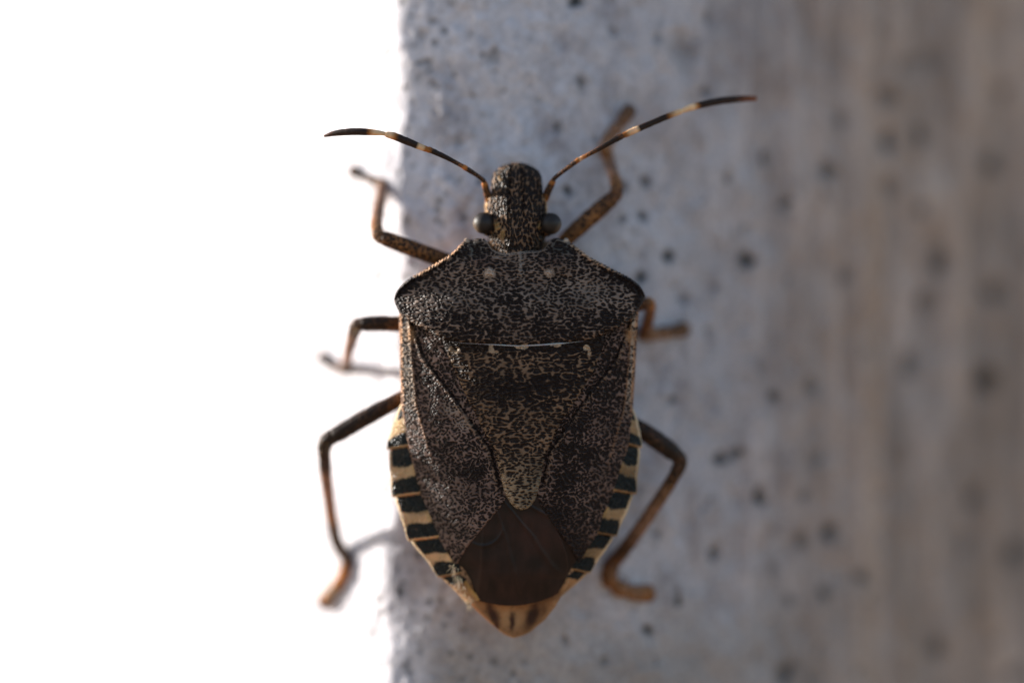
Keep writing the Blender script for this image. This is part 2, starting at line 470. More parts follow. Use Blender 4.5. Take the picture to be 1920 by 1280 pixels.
def build_wall():
    xs = np.unique(np.concatenate([np.linspace(-45, -23, 60), np.linspace(-23, 23, 720), np.linspace(23, 55, 70)]))
    zs = np.unique(np.concatenate([np.linspace(-40, -15.5, 70), np.linspace(-15.5, 15.5, 480), np.linspace(15.5, 40, 70)]))
    X, Z = np.meshgrid(xs, zs)
    sl = np.interp(xs, _x, np.concatenate([[0], np.cumsum(np.hypot(np.diff(_x), np.diff(_y)))]))
    S = np.broadcast_to(sl[None, :], X.shape)
    D = wall_depth(X, Z)
    right = smooth(1.0, 18.0, X)
    edge = np.exp(-((X + 3.2) / 2.2) ** 2)
    # relief: soft lumps, grain and, on the right face, vertical paint runs
    rel = 0.20 * fbm(S * 0.5, Z * 0.36, 1, 3) + 0.13 * fbm(S * 1.4, Z * 1.0, 5, 3)
    rel += (0.045 + 0.055 * edge) * fbm(S * 3.0, Z * 2.6, 11, 3)
    wob = S + 0.55 * fbm(S * 0.15, Z * 0.16, 21, 3)
    runs = fbm(wob * 0.95, Z * 0.055, 25, 3)
    crest = np.clip(1 - np.abs(fbm(wob * 0.50 + 3.3, Z * 0.045, 41, 2)) * 3.2, 0, 1) ** 1.3 * smooth(-0.5, 0.3, fbm(S * 0.3, Z * 0.11, 45, 2))
    rel += smooth(2, 11, X) * (0.30 * runs + 0.30 * crest)
    rel = rel * (1 - 0.55 * np.exp(-((X + 4.2) / 1.6) ** 2))
    # rim: small scallops along the sunlit edge
    rel += 0.06 * edge * fbm(S * 0.9, Z * 0.75, 51, 3)
    rel = rel * (1 - 0.5 * smooth(-4.6, -6.5, X))
    dirt = np.zeros_like(X)

    def pit(cx, cz, r, k, asp=1.0):
        nonlocal rel
        R = 3.2 * r
        i0, i1 = np.searchsorted(zs, [cz - R * asp, cz + R * asp]); j0, j1 = np.searchsorted(xs, [cx - R, cx + R])
        if i1 <= i0 or j1 <= j0:
            return
        sx = X[i0:i1, j0:j1] - cx; sz = (Z[i0:i1, j0:j1] - cz) / asp
        wobble = 1 + 0.75 * fbm(X[i0:i1, j0:j1] * 0.8 / r, Z[i0:i1, j0:j1] * 0.8 / r, 61, 3)
        q = np.hypot(sx, sz) / (r * wobble)
        rel[i0:i1, j0:j1] -= 0.55 * r * k * np.exp(-q ** 2) - 0.10 * r * np.exp(-((q - 1.5) / 0.45) ** 2)
        dirt[i0:i1, j0:j1] = np.maximum(dirt[i0:i1, j0:j1], np.clip(k, 0, 1.3) * np.exp(-q ** 3))
    for (px, py, r, k) in PITS:
        p = wall_px(px, py)
        pit(p[0], p[2], r / PXMM * (0.85 if px > 1000 else 1.0), k * (1.25 if px > 1000 else 1.0), 1.25 if px > 1000 else 1.0)
    for _ in range(320):
        cx = rng.uniform(-22, 22); cz = rng.uniform(-15, 15)
        pit(cx, cz, rng.uniform(0.05, 0.17), rng.uniform(0.2, 0.8), rng.uniform(0.8, 1.6))
    for _ in range(260):
        pit(rng.normal(-2.7, 1.1), rng.uniform(-15, 15), rng.uniform(0.04, 0.13), rng.uniform(0.4, 1.0))
    for _ in range(260):
        cx = rng.uniform(-44, 54); cz = rng.uniform(-39, 39)
        if abs(cx) > 22 or abs(cz) > 15:
            pit(cx, cz, rng.uniform(0.2, 0.45), rng.uniform(0.3, 1.0), 1.2)
    th = np.radians(np.interp(X, _x, _th))
    V = np.stack([X - np.sin(th) * rel, D - np.cos(th) * rel, Z], -1)
    # pigment: white paint, grey weather staining, warm shade with brown streaks painted over the right face, dirt caught in the pits
    white = np.array([0.70, 0.675, 0.725])[None, None, :] * (1 - 0.10 * smooth(-3.6, -0.5, X))[..., None]  # paint kept lighter by the sunlit edge, light falloff put into the colour
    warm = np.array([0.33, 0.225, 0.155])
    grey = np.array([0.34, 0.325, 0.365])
    shade_stain = np.clip(0.12 * smooth(-1, 3, X) + right, 0, 1) * np.clip(0.88 + 0.12 * runs + 0.10 * fbm(S * 0.2, Z * 0.12, 71, 3), 0, 1)  # warm shade deepening to the right, broken by brown streaks
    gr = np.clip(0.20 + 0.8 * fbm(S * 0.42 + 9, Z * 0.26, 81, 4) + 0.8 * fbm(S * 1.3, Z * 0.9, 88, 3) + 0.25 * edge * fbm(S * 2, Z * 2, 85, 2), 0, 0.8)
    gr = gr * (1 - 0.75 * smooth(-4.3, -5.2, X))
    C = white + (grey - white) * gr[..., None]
    C = C + (warm - C) * (shade_stain * 0.97)[..., None]
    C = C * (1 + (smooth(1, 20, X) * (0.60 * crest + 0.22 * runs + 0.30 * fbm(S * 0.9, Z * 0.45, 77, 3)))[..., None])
    low = smooth(-8.0, -12.5, Z + 1.2 * fbm(S * 0.4, Z * 0.3, 79, 3)) * smooth(-4.6, -2.0, X) * smooth(17, 5, X)  # shade below the bug, painted into the wall colour
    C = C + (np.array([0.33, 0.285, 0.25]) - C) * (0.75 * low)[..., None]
    dk = np.array([0.035, 0.036, 0.034])
    C = C + (dk - C) * np.clip(dirt * 0.92, 0, 0.97)[..., None]
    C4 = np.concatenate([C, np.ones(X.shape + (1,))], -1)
    n, m = X.shape
    top = V.reshape(-1, 3)
    ring = [(0, j) for j in range(m)] + [(i, m - 1) for i in range(1, n)] + [(n - 1, j) for j in range(m - 2, -1, -1)] + [(i, 0) for i in range(n - 2, 0, -1)]
    idx = np.array([i * m + j for i, j in ring])
    back = top[idx].copy(); back[:, 1] = 70.0
    f1 = grid_faces(n, m)
    b = n * m + np.arange(len(idx))
    f3 = np.stack([idx, b, np.roll(b, -1), np.roll(idx, -1)], -1)
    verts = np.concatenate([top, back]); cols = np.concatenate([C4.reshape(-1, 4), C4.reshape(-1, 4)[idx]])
    faces = np.concatenate([f1, f3])
    me = bpy.data.meshes.new('wall')
    me.vertices.add(len(verts)); me.vertices.foreach_set('co', (verts * MM).astype(np.float32).ravel())
    me.loops.add(faces.size); me.loops.foreach_set('vertex_index', faces.astype(np.int32).ravel())
    me.polygons.add(len(faces)); me.polygons.foreach_set('loop_start', np.arange(0, faces.size, 4, dtype=np.int32))
    me.polygons.foreach_set('loop_total', np.full(len(faces), 4, dtype=np.int32))
    me.polygons.foreach_set('use_smooth', np.ones(len(faces), dtype=bool))
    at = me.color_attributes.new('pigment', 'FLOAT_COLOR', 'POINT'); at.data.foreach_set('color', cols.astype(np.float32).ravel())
    me.materials.append(M_wall)
    me.update(calc_edges=True); me.validate()
    o = bpy.data.objects.new('wall', me)
    COL.objects.link(o)
    o['kind'] = 'structure'
    o['label'] = 'white painted pitted post corner with one sunlit face'
    o['category'] = 'wall'
    return o


build_wall()



def bounce_ground_mat():
    m, nt, bs = new_mat('dry_earth')
    tc = N(nt, 'ShaderNodeTexCoord'); n1 = N(nt, 'ShaderNodeTexNoise'); n1.inputs['Scale'].default_value = 3.0; n1.inputs['Detail'].default_value = 8
    nt.links.new(tc.outputs['Object'], n1.inputs['Vector'])
    rp = N(nt, 'ShaderNodeValToRGB')
    rp.color_ramp.elements[0].position = 0.3; rp.color_ramp.elements[0].color = (0.24, 0.145, 0.085, 1)
    rp.color_ramp.elements[1].position = 0.7; rp.color_ramp.elements[1].color = (0.36, 0.24, 0.145, 1)
    nt.links.new(n1.outputs[0], rp.inputs[0]); nt.links.new(rp.outputs[0], bs.inputs['Base Color'])
    bs.inputs['Roughness'].default_value = 0.9
    return m


gm = bpy.data.meshes.new('ground')  # unseen earth sheet, added to bounce warm light onto the post
gm.from_pydata([(-80, -80, -0.7), (80, -80, -0.7), (80, 80, -0.7), (-80, 80, -0.7)], [], [(0, 1, 2, 3)])
gm.materials.append(bounce_ground_mat())
bounce_ground = bpy.data.objects.new('ground', gm)
COL.objects.link(bounce_ground)
bounce_ground['kind'] = 'structure'
bounce_ground['label'] = 'dry brown earth below the white post'
bounce_ground['category'] = 'ground'

# ------------------------------------------------------------------ the bug
bug = bpy.data.objects.new('stink_bug', None)
bug.empty_display_size = 0.004
COL.objects.link(bug)
bug.location = BASE * MM
bug['label'] = 'mottled brown shield-shaped bug with banded antennae and abdomen edge clinging to white post'
bug['category'] = 'insect'

CX = 975.0


def rgba(c, a, shape):
    return np.broadcast_to(np.array([*c, a], float), shape + (4,)).copy()


def paint(C, mask, rgb=None, a=None):
    mk = np.clip(mask, 0, 1)
    if rgb is not None:
        for k in range(3):
            C[..., k] += (rgb[k] - C[..., k]) * mk
    if a is not None:
        C[..., 3] += (a - C[..., 3]) * mk


# outlines read off the photograph
WL = [(748, 590), (749, 640), (750, 700), (752.5, 762), (760, 822), (775, 890), (797, 957), (824, 1017), (842, 1050), (860, 1066), (872, 1090)]
WR = [(1198, 585), (1194, 640), (1191, 700), (1187, 762), (1182, 830), (1157, 912), (1131, 984), (1108, 1029), (1090, 1055), (1076, 1077), (1062, 1095)]
SL = [(828, 636), (831, 650), (844.7, 680), (868, 733), (904, 802), (925, 846), (936.7, 882), (942.6, 911), (947, 926), (954.5, 939), (961, 947), (968, 953), (980, 956.2)]
SR = [(1134, 636), (1131, 650), (1116, 689), (1091, 733), (1052, 790), (1026, 846), (1020, 867), (1014, 897), (1009, 920), (1004, 935), (997, 946), (990, 952.5), (980, 956.2)]


def half(y):
    return 0.5 * (curve(WR, 1, y) - curve(WL, 1, y))


def Hwing(x, y):
    w = np.maximum(half(np.clip(y, 590, 1090)), 40)
    c = 0.5 * (curve(WR, 1, np.clip(y, 590, 1090)) + curve(WL, 1, np.clip(y, 590, 1090)))
    return -0.42 - 0.50 * np.clip((y - 640) / 420.0, 0, 1.3) ** 1.3 - (1.0 - 0.25 * smooth(700, 1050, y)) * np.abs((x - c) / w) ** 2.6


def rim(d, w, amt):
    t = np.clip(1 - d / w, 0, 1)
    return amt * (1 - np.sqrt(np.clip(1 - t * t, 0, 1)))


# --- body (thorax and abdomen, one closed shell under the plates)
def build_body():
    tipL = [(884, 452), (800, 510), (765, 560), (768, 640), (770, 750), (776, 820), (790, 890), (812, 957), (838, 1015), (856, 1050), (858, 1092), (871, 1110), (886, 1137), (910, 1159), (938, 1183), (950, 1191), (963, 1195.5)]
    tipR = [(1055, 452), (1140, 505), (1180, 560), (1180, 640), (1178, 750), (1168, 830), (1145, 912), (1118, 984), (1096, 1029), (1082, 1055), (1068, 1092), (1055, 1112), (1041, 1137), (1022, 1161), (993, 1185), (980, 1191), (963, 1195.5)]
    ys = np.concatenate([np.linspace(452, 1080, 90), np.linspace(1083, 1194.5, 80), [1195.2]])
    L = curve(tipL, 1, ys); R = curve(tipR, 1, ys)
    m = 72
    V = []; K = []
    for y, l, r in zip(ys, L, R):
        c = 0.5 * (l + r); w = 0.5 * (r - l)
        e = -1.62 - 0.25 * smooth(1000, 1195, y)
        topc = float(Hwing(np.array(c), np.array(min(y, 1085.0)))) - 0.30
        topc = min(topc, e + 0.8) if y > 1080 else topc
        topc = topc - (0.75 if y < 640 else 0)
        topc = topc - 0.22 * float(smooth(1020, 1080, y))
        topc = topc + (e + 0.10 - topc) * float(smooth(1065, 1150, y))
        if y < 600:
            topc -= 0.8 * (600 - y) / 150
            e2 = e - 0.6
        else:
            e2 = e
        bot = -3.75 + 1.75 * float(smooth(1000, 1195, y)) + 0.9 * float(smooth(560, 452, y))
        for k in range(m):
            an = 2 * math.pi * k / m
            s = math.cos(an); q = math.sin(an)
            h = e2 + (topc - e2) * q if q >= 0 else e2 + (e2 - bot) * q
            px = c + w * s
            V.append((px, y, h))
    V = np.array(V)
    px, py, h = V.T
    C = rgba((0.30, 0.19, 0.11), 0.22, (len(V),))
    tip = smooth(1085, 1105, py)
    paint(C, tip, (0.28, 0.145, 0.065), 0.04)
    edge = np.minimum(np.abs(px - np.interp(py, ys, L)), np.abs(np.interp(py, ys, R) - px))
    paint(C, tip * smooth(14, 3, edge), (0.40, 0.24, 0.12), -0.1)
    dk = (0.055, 0.022, 0.012)
    jt = 3.0 * fbm(px * 0.08, py * 0.06, 211, 3)
    paint(C, blob(px, py, 961, 1160, 26, 22) * tip * .8, (0.42, 0.26, 0.13), -0.1)
    px0 = px; px = px + jt
    paint(C, blob(px, py, 960, 1163, 5, 18) * 1.6, dk, 0.0)
    paint(C, blob(px - (py - 1150) * 0.35, py, 924, 1148, 9, 24) * 1.2, dk, 0.0)
    paint(C, blob(px + (py - 1150) * 0.30, py, 999, 1150, 10, 26) * 1.2, dk, 0.0)
    paint(C, blob(px, py, 931, 1172, 5, 10) * .9, dk, 0.0)
    paint(C, blob(px, py, 962, 1140, 30, 5) * .6, (0.4, 0.2, 0.09))
    paint(C, blob(px, py, 1020, 1140, 5, 14) * .5, dk)
    paint(C, smooth(1132, 1120, py) * smooth(1100, 1112, py) * .5, (0.12, 0.06, 0.03))
    px = px0
    n = len(ys)
    F = []
    for i in range(n - 1):
        for k in range(m):
            a = i * m + k; b = i * m + (k + 1) % m
            F.append((a, a + m, b + m, b))
    F.append(tuple(range(m))); F.append(tuple((n - 1) * m + k for k in range(m))[::-1])
    return mesh_obj('body', W(px, py, h), F, M_body, bug, C)


build_body()


# --- pronotum
PT = [(738.6, 561), (740.5, 552), (744, 545), (750, 537), (757, 530), (770.5, 519.6), (790, 509), (813, 496), (842, 478), (858, 464), (869, 453), (872, 447), (875, 446), (879, 449), (886, 449), (897, 446.5), (908.6, 447.5), (915, 455), (922, 466), (933, 472), (946, 475.5), (960, 473), (975, 471), (1009.5, 470), (1018, 467), (1023, 462.5), (1031, 450), (1039, 446), (1047, 446), (1056, 449), (1060, 446), (1064, 446.5), (1068, 453), (1105, 481), (1145, 502), (1182, 521), (1198, 534), (1204, 541), (1210, 553)]
PB = [(738.6, 563), (740, 569), (749, 587), (770.5, 603), (808, 624.5), (834, 638), (866, 642.5), (927, 645.5), (975, 648), (1020, 645.5), (1060, 642.5), (1102, 638), (1145, 622), (1182, 599), (1193, 583), (1202, 573), (1206, 567), (1210, 556)]


def build_pronotum():
    xs = np.concatenate([np.linspace(738.8, 752, 18), np.linspace(753, 1196, 350), np.linspace(1197, 1209.8, 18)])
    t = curve(PT, 0, xs); b = curve(PB, 0, xs)
    b = soften(b, 6)
    # small teeth along the sunlit front-left margin
    t = t + 1.1 * np.sin(xs * 1.05) * (smooth(760, 775, xs) * smooth(868, 855, xs)) + 0.8 * np.sin(xs * 0.95) * (smooth(1075, 1085, xs) * smooth(1190, 1170, xs))
    n = 190
    v = np.linspace(0, 1, n)
    v = 0.5 * v + 0.5 * (0.5 - 0.5 * np.cos(np.pi * v))
    PX = np.broadcast_to(xs[:, None], (len(xs), n)).copy()
    PY = t[:, None] + (b - t)[:, None] * v[None, :]
    dx = (PX - CX)
    fr = np.clip((612 - PY) / 140.0, 0, 1.3)
    H = -0.02 - 0.78 * fr ** 1.55 - 0.92 * np.abs(dx / 236.0) ** 2.3
    H -= 0.10 * gauss(PY, 533, 22) * smooth(235, 120, np.abs(dx))
    H += 0.10 * (blob(PX, PY, 900, 497, 30, 16) + blob(PX, PY, 1048, 497, 30, 16))          # calli
    H += 0.035 * gauss(PX, 976, 5) * smooth(620, 480, PY)
    H += 0.07 * (blob(PX, PY, 918, 511, 7) + blob(PX, PY, 1031, 512, 7))
    dT = PY - t[:, None]; dB = b[:, None] - PY; dS = np.minimum(PX - 738.6, 1210 - PX)
    marg = smooth(870, 850, PX) + smooth(1070, 1092, PX)
    H += 0.10 * marg * gauss(dT, 4, 4)
    H -= rim(dT, 7, 0.16) + rim(dB, 11, 0.24) + rim(dS, 9, 0.22)
    H += 0.02 * fbm(PX * 0.05, PY * 0.09, 91, 3)
    C = rgba((0.25, 0.19, 0.155), 0.36, PX.shape)
    # darker and paler areas of the pigment
    paint(C, smooth(-0.1, 0.5, fbm(PX * 0.022, PY * 0.03, 95, 3)), a=0.44)
    paint(C, blob(PX, PY, 968, 560, 200, 26) * .8, (0.29, 0.235, 0.20), 0.31)
    paint(C, blob(PX, PY, 1110, 545, 90, 30) * .7, (0.29, 0.235, 0.20), 0.31)
    for (cx, cy, rx, ry) in ((880, 615, 26, 26), (925, 612, 16, 30), (1015, 607, 18, 34), (1070, 620, 40, 22), (1140, 600, 40, 22), (968, 575, 12, 40), (950, 560, 36, 12), (835, 620, 20, 16)):
        paint(C, blob(PX, PY, cx, cy, rx, ry) * .9, a=0.66)
    paint(C, smooth(618, 640, PY) * .6, a=0.52)
    # black shoulder bands behind the pale margin, dark green-black front corners
    paint(C, smooth(24, 10, dT) * (smooth(850, 800, PX) * 0.4 + smooth(800, 775, PX) + smooth(1150, 1180, PX) + smooth(1100, 1150, PX) * .5), a=0.95)
    paint(C, smooth(26, 8, dS) * .9, a=0.9)
    paint(C, (blob(PX, PY, 885, 470, 26, 20) + blob(PX, PY, 1052, 468, 26, 20)), (0.10, 0.11, 0.10), 0.62)
    paint(C, (blob(PX, PY, 905, 490, 30, 14) + blob(PX, PY, 1045, 488, 30, 14)) * .8, (0.17, 0.10, 0.075), 0.34)
    # pale front side margins
    pm = smooth(9, 4, dT) * (smooth(766, 785, PX) * smooth(872, 866, PX) + .75 * smooth(1066, 1072, PX) * smooth(1185, 1160, PX))
    paint(C, pm, (0.66, 0.43, 0.27), 0.10)
    paint(C, blob(PX, PY, 876, 449, 6) + blob(PX, PY, 1062, 449, 6), (0.8, 0.66, 0.52), -0.4)
    paint(C, smooth(5, 2, dT) * smooth(908, 914, PX) * smooth(1040, 1026, PX), (0.36, 0.29, 0.24), -0.2)
    # pale callus spots and midline
    paint(C, (blob(PX, PY, 918, 511, 9, 8) + blob(PX, PY, 1031, 512, 8, 7)) * 1.5, (0.62, 0.52, 0.44), -0.5)
    paint(C, blob(PX, PY, 931, 482, 8, 3) * 1.2, (0.45, 0.36, 0.3), -0.3)
    paint(C, gauss(PX, 976, 3.5) * smooth(540, 500, PY) * .9, (0.36, 0.32, 0.29), 0.0)
    TH = 0.10 + 0.35 * smooth(0, 40, dT)
    return slab('pronotum', PX, PY, H, TH, M_pron, bug, C)


pronotum = build_pronotum()
# smooth pale bead along its hind edge, coloured to stand for a sky glint
_bx = np.linspace(846, 1094, 40)
_by = soften(curve(PB, 0, np.linspace(738.8, 1209.8, 386)), 6)
_by = np.interp(_bx, np.linspace(738.8, 1209.8, 386), _by)
_bh = -0.02 - 0.92 * np.abs((_bx - CX) / 236.0) ** 2.3 - 0.13
_d = tube_data(W(_bx, _by + 0.6, _bh), np.interp(_bx, [846, 905, 940, 1050, 1066, 1094], [0.2, 0.4, 1.3, 1.9, 0.5, 0.2]) / PXMM, lambda t: (0.03, 0.02, 0.016, 1), 10, 2)
mesh_obj('hind_rim', _d[0], _d[1], M_glint, pronotum, _d[2])


# --- scutellum
def build_scutellum():
    ys = np.concatenate([np.linspace(632, 930, 240), 956 - 26 * np.linspace(1, 0.004, 50) ** 1.6])
    l = soften(curve(SL, 1, ys), 4); r = soften(curve(SR, 1, ys), 4)
    l[-1], r[-1] = 976.5, 983.5
    m = 210
    s = np.linspace(-1, 1, m)
    s = 0.5 * s + 0.5 * np.sin(s * np.pi / 2)
    PX = 0.5 * (l + r)[:, None] + 0.5 * (r - l)[:, None] * s[None, :]
    PY = np.broadcast_to(ys[:, None], PX.shape).copy()
    c = np.interp(ys, [632, 650, 700, 800, 900, 956], [-0.14, -0.13, -0.10, -0.18, -0.36, -0.52])
    k = np.interp(ys, [632, 700, 800, 900, 956], [0.55, 0.50, 0.36, 0.20, 0.14])
    H = c[:, None] - k[:, None] * np.abs(s[None, :]) ** 2.4
    dE = np.minimum(PX - l[:, None], r[:, None] - PX)
    H -= rim(dE, 6, 0.13) + rim(956.5 - PY, 7, 0.12)
    H += 0.02 * fbm(PX * 0.05, PY * 0.07, 101, 3)
    H -= 0.05 * (blob(PX, PY, 852, 655, 5, 5))
    C = rgba((0.24, 0.165, 0.11), 0.38, PX.shape)
    paint(C, smooth(-0.15, 0.4, fbm(PX * 0.025, PY * 0.035, 105, 3)), a=0.46)
    paint(C, blob(PX, PY, 930, 725, 40, 26) + blob(PX, PY, 1010, 725, 40, 26), a=0.78)
    paint(C, smooth(980, 1090, PX) * smooth(800, 740, PY) * .6, a=0.56)
    paint(C, blob(PX, PY, 990, 800, 45, 60) * .5, a=0.32)
    paint(C, blob(PX, PY, 980, 690, 26, 26) * .6, (0.3, 0.2, 0.13), 0.36)
    paint(C, smooth(820, 940, PY), (0.34, 0.28, 0.20), 0.27)
    paint(C, smooth(9, 3, dE) * smooth(850, 905, PY) + smooth(12, 4, 956 - PY), (0.36, 0.30, 0.22), 0.05)
    paint(C, smooth(8, 3, dE) * smooth(860, 700, PY) * .6, (0.18, 0.13, 0.08), 0.3)
    # row of pale spots along the base
    paint(C, smooth(22, 5, PY - 645) * .8, a=0.95)
    for cx, cy, rx, ry in ((852, 656, 13, 10), (921, 653, 6, 11), (930, 660, 7, 3), (979, 649, 16, 7), (1043, 646, 14, 6), (1100, 652, 8, 7), (1106, 661, 5, 8)):
        jag = 1 + 0.5 * vnoise(PX * 0.16 + cx, PY * 0.22, 171)
        paint(C, smooth(0.52, 0.72, blob(PX, PY, cx, cy, rx, ry) * jag), (0.50, 0.40, 0.29), -0.5)
    paint(C, blob(PX, PY, 854, 653, 4, 4), (0.06, 0.05, 0.04), 0.6)
    TH = 0.16 + 0 * PX
    return slab('scutellum', PX, PY, H, TH, M_scut, bug, C)


build_scutellum()


# --- leathery forewings and the membrane at their end
def build_wing(side):
    if side < 0:
        inner = [(930, 600), (900, 632), (890, 700), (915, 760), (945, 830), (958, 880), (950, 925), (944, 944), (930, 960), (905, 990), (880, 1020), (862, 1048), (859, 1053)]
        outer = WL
        y1 = 1055.5
    else:
        inner = [(1030, 600), (1060, 632), (1070, 700), (1045, 760), (1015, 830), (1000, 880), (1008, 925), (1012, 946), (1022, 962), (1045, 995), (1068, 1025), (1084, 1052), (1086, 1059)]
        outer = WR
        y1 = 1061.0
    ys = np.linspace(584, y1, 330)
    o = soften(curve([(outer[0][0] + (6 if side < 0 else -6), 575)] + outer, 1, ys), 6)
    i = soften(curve(inner, 1, ys), 3)
    m = 170
    s = np.linspace(0, 1, m)
    PX = o[:, None] + (i - o)[:, None] * s[None, :]
    PY = np.broadcast_to(ys[:, None], PX.shape).copy()
    H = Hwing(PX, PY)
    if side < 0:
        H += 0.012
    dO = np.abs(PX - o[:, None]); dI = np.abs(PX - i[:, None])
    # claval suture and main veins as grooves and ridges
    mir = PX if side < 0 else 2 * 976 - PX
    suture = np.interp(PY, [600, 674, 745, 846, 930], [770, 798, 852, 922, 941])
    vein = np.interp(PY, [600, 680, 760, 850, 950, 1040], [768, 772, 780, 806, 826, 850])
    H -= 0.05 * gauss(mir, suture, 3.0) * smooth(930, 890, PY)
    H += 0.04 * gauss(mir, suture - 6, 4.0) * smooth(930, 890, PY)
    H += 0.05 * gauss(mir, vein, 3.0) * smooth(900, 800, PY)
    H -= rim(dO, 7, 0.15)
    H -= smooth(940, 955, PY) * rim(dI, 5, 0.05)
    H -= 0.5 * smooth(640, 586, PY) * smooth(0, 60, dO)      # tucked in under the pronotum
    H -= 0.30 * smooth(34, 6, (np.interp(PY, [632, 733, 846, 911, 940], [828, 868, 925, 943, 955]) + 40 - mir) * -1 + 40) * 0
    H += 0.022 * fbm(PX * 0.04, PY * 0.04, 111 + side, 3)
    C = rgba((0.23, 0.165, 0.145), 0.35, PX.shape)
    paint(C, smooth(-0.05, 0.45, fbm(PX * 0.02, PY * 0.02, 115 + side, 3)), a=0.44)
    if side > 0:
        paint(C, np.full(PX.shape, 0.6), (0.18, 0.125, 0.105), 0.42)  # whole right wing toned down, shade painted into its pigment
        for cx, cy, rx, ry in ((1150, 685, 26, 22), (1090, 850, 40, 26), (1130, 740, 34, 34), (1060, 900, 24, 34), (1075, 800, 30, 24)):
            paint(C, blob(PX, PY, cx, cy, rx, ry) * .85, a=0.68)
    else:
        for cx, cy, rx, ry in ((885, 880, 26, 22), (880, 840, 16, 14), (790, 710, 14, 12)):
            paint(C, blob(PX, PY, cx, cy, rx, ry) * .8, a=0.62)
        paint(C, blob(PX, PY, 848, 765, 20, 14) + blob(PX, PY, 870, 795, 16, 12), (0.33, 0.28, 0.25), 0.2)
        paint(C, blob(PX, PY, 820, 960, 50, 60) * .6, (0.27, 0.225, 0.21), 0.30)
    paint(C, gauss(mir, suture, 2.2) * smooth(930, 890, PY) * .8, (0.05, 0.035, 0.03), 0.7)
    paint(C, gauss(mir, suture - 6, 3.5) * smooth(930, 890, PY) * .6, (0.25, 0.18, 0.12), 0.12)
    paint(C, gauss(mir, vein, 2.5) * smooth(930, 760, PY) * .9, (0.30, 0.17, 0.09), 0.05)
    # pale costal edge, wider near the shoulder
    paint(C, smooth(vein + 1, vein - 3, mir) * smooth(800, 720, PY), (0.42, 0.36, 0.30), 0.36)
    paint(C, smooth(8, 3, dO) * smooth(800, 730, PY), (0.66, 0.38, 0.20), 0.22)
    paint(C, smooth(6, 2, dO) * .7, (0.34, 0.21, 0.14), 0.15)
    paint(C, blob(mir, PY, 771, 628, 9, 16), (0.46, 0.28, 0.15), -0.2)
    paint(C, smooth(7, 2, dI) * smooth(945, 955, PY) * .7, (0.20, 0.12, 0.09), 0.1)
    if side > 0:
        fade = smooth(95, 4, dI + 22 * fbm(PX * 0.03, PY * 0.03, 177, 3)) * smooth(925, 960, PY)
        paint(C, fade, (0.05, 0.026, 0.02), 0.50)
    w = slab('forewing', PX, PY, H, 0.07 + 0 * PX, M_wingL, bug, C)
    w['label'] = 'sunlit-side mottled leathery forewing' if side < 0 else 'shaded-side dark mottled leathery forewing'
    return w


wingL = build_wing(-1)
wingR = build_wing(1)


def build_membrane(side, parent):
    # each membrane runs from under its corium to the rounded wing end; the left one lies on top
    if side < 0:
        Lb = [(905, 925), (870, 960), (838, 1010), (836, 1035), (846, 1060), (857, 1080), (872, 1108), (885, 1121), (905, 1128), (930, 1133), (952, 1135)]
        Rb = [(1005, 925), (1028, 960), (1052, 1010), (1063, 1040), (1066, 1060), (1062, 1085), (1050, 1105), (1035, 1118), (1012, 1127), (985, 1133), (962, 1135)]
        lift = -0.045
    else:
        Lb = [(985, 930), (985, 960), (960, 1010), (930, 1040), (905, 1060), (895, 1085), (890, 1100), (900, 1112), (920, 1121), (945, 1127), (965, 1129)]
        Rb = [(1040, 930), (1075, 960), (1104, 1000), (1096, 1030), (1084, 1055), (1078, 1070), (1066, 1092), (1052, 1108), (1036, 1118), (1005, 1126), (985, 1129)]
        lift = -0.10
    ys = np.concatenate([np.linspace(926 if side < 0 else 931, 1100, 110), np.linspace(1102, 1134.5 if side < 0 else 1128.5, 40)])
    l = soften(curve(Lb, 1, ys), 3); r = soften(curve(Rb, 1, ys), 3)
    m = 120
    s = np.linspace(0, 1, m)
    PX = l[:, None] + (r - l)[:, None] * s[None, :]
    PY = np.broadcast_to(ys[:, None], PX.shape).copy()
    H = Hwing(PX, np.minimum(PY, 1085)) + lift
    H -= 0.38 * smooth(1070, 1140, PY)
    # fan of fine veins
    ang = np.arctan2(PX - (915 if side < 0 else 1035), PY - 900)
    H += 0.025 * np.clip(np.cos(ang * 17 + 1.2 + 0.6 * fbm(PX * 0.02, PY * 0.02, 181, 2)), 0, 1) ** 10
    H += 0.02 * fbm(PX * 0.03, PY * 0.02, 131 + side, 3)
    if side < 0:
        H += 0.03 * gauss(np.hypot(PX - 905, PY - 985), 38, 3) * smooth(985, 1000, PY)
    C = rgba((1, 1, 1), 1, PX.shape)
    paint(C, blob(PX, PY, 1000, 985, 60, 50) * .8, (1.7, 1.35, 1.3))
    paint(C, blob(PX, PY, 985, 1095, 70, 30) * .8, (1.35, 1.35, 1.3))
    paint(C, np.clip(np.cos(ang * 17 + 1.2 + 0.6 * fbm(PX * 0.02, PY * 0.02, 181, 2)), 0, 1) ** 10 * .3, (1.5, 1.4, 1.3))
    paint(C, smooth(0.1, 0.6, fbm(PX * 0.04, PY * 0.03, 187, 3)) * .7, (0.5, 0.55, 0.55))
    paint(C, blob(PX, PY, 980, 948, 50, 16), (0.4, 0.4, 0.4))
    paint(C, smooth(1030, 1090, PX) + smooth(900, 850, PX) * .6, (0.5, 0.5, 0.5))
    paint(C, blob(PX, PY, 925, 1010, 30, 8) + blob(PX, PY, 1000, 1055, 16, 12), (0.6, 0.6, 0.6))
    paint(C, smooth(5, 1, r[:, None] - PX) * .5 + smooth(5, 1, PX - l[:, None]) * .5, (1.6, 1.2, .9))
    o = slab('membrane', PX, PY, H, 0.02 + 0 * PX, M_memb, parent, C)
    return o


build_membrane(-1, wingL)
build_membrane(1, wingR)


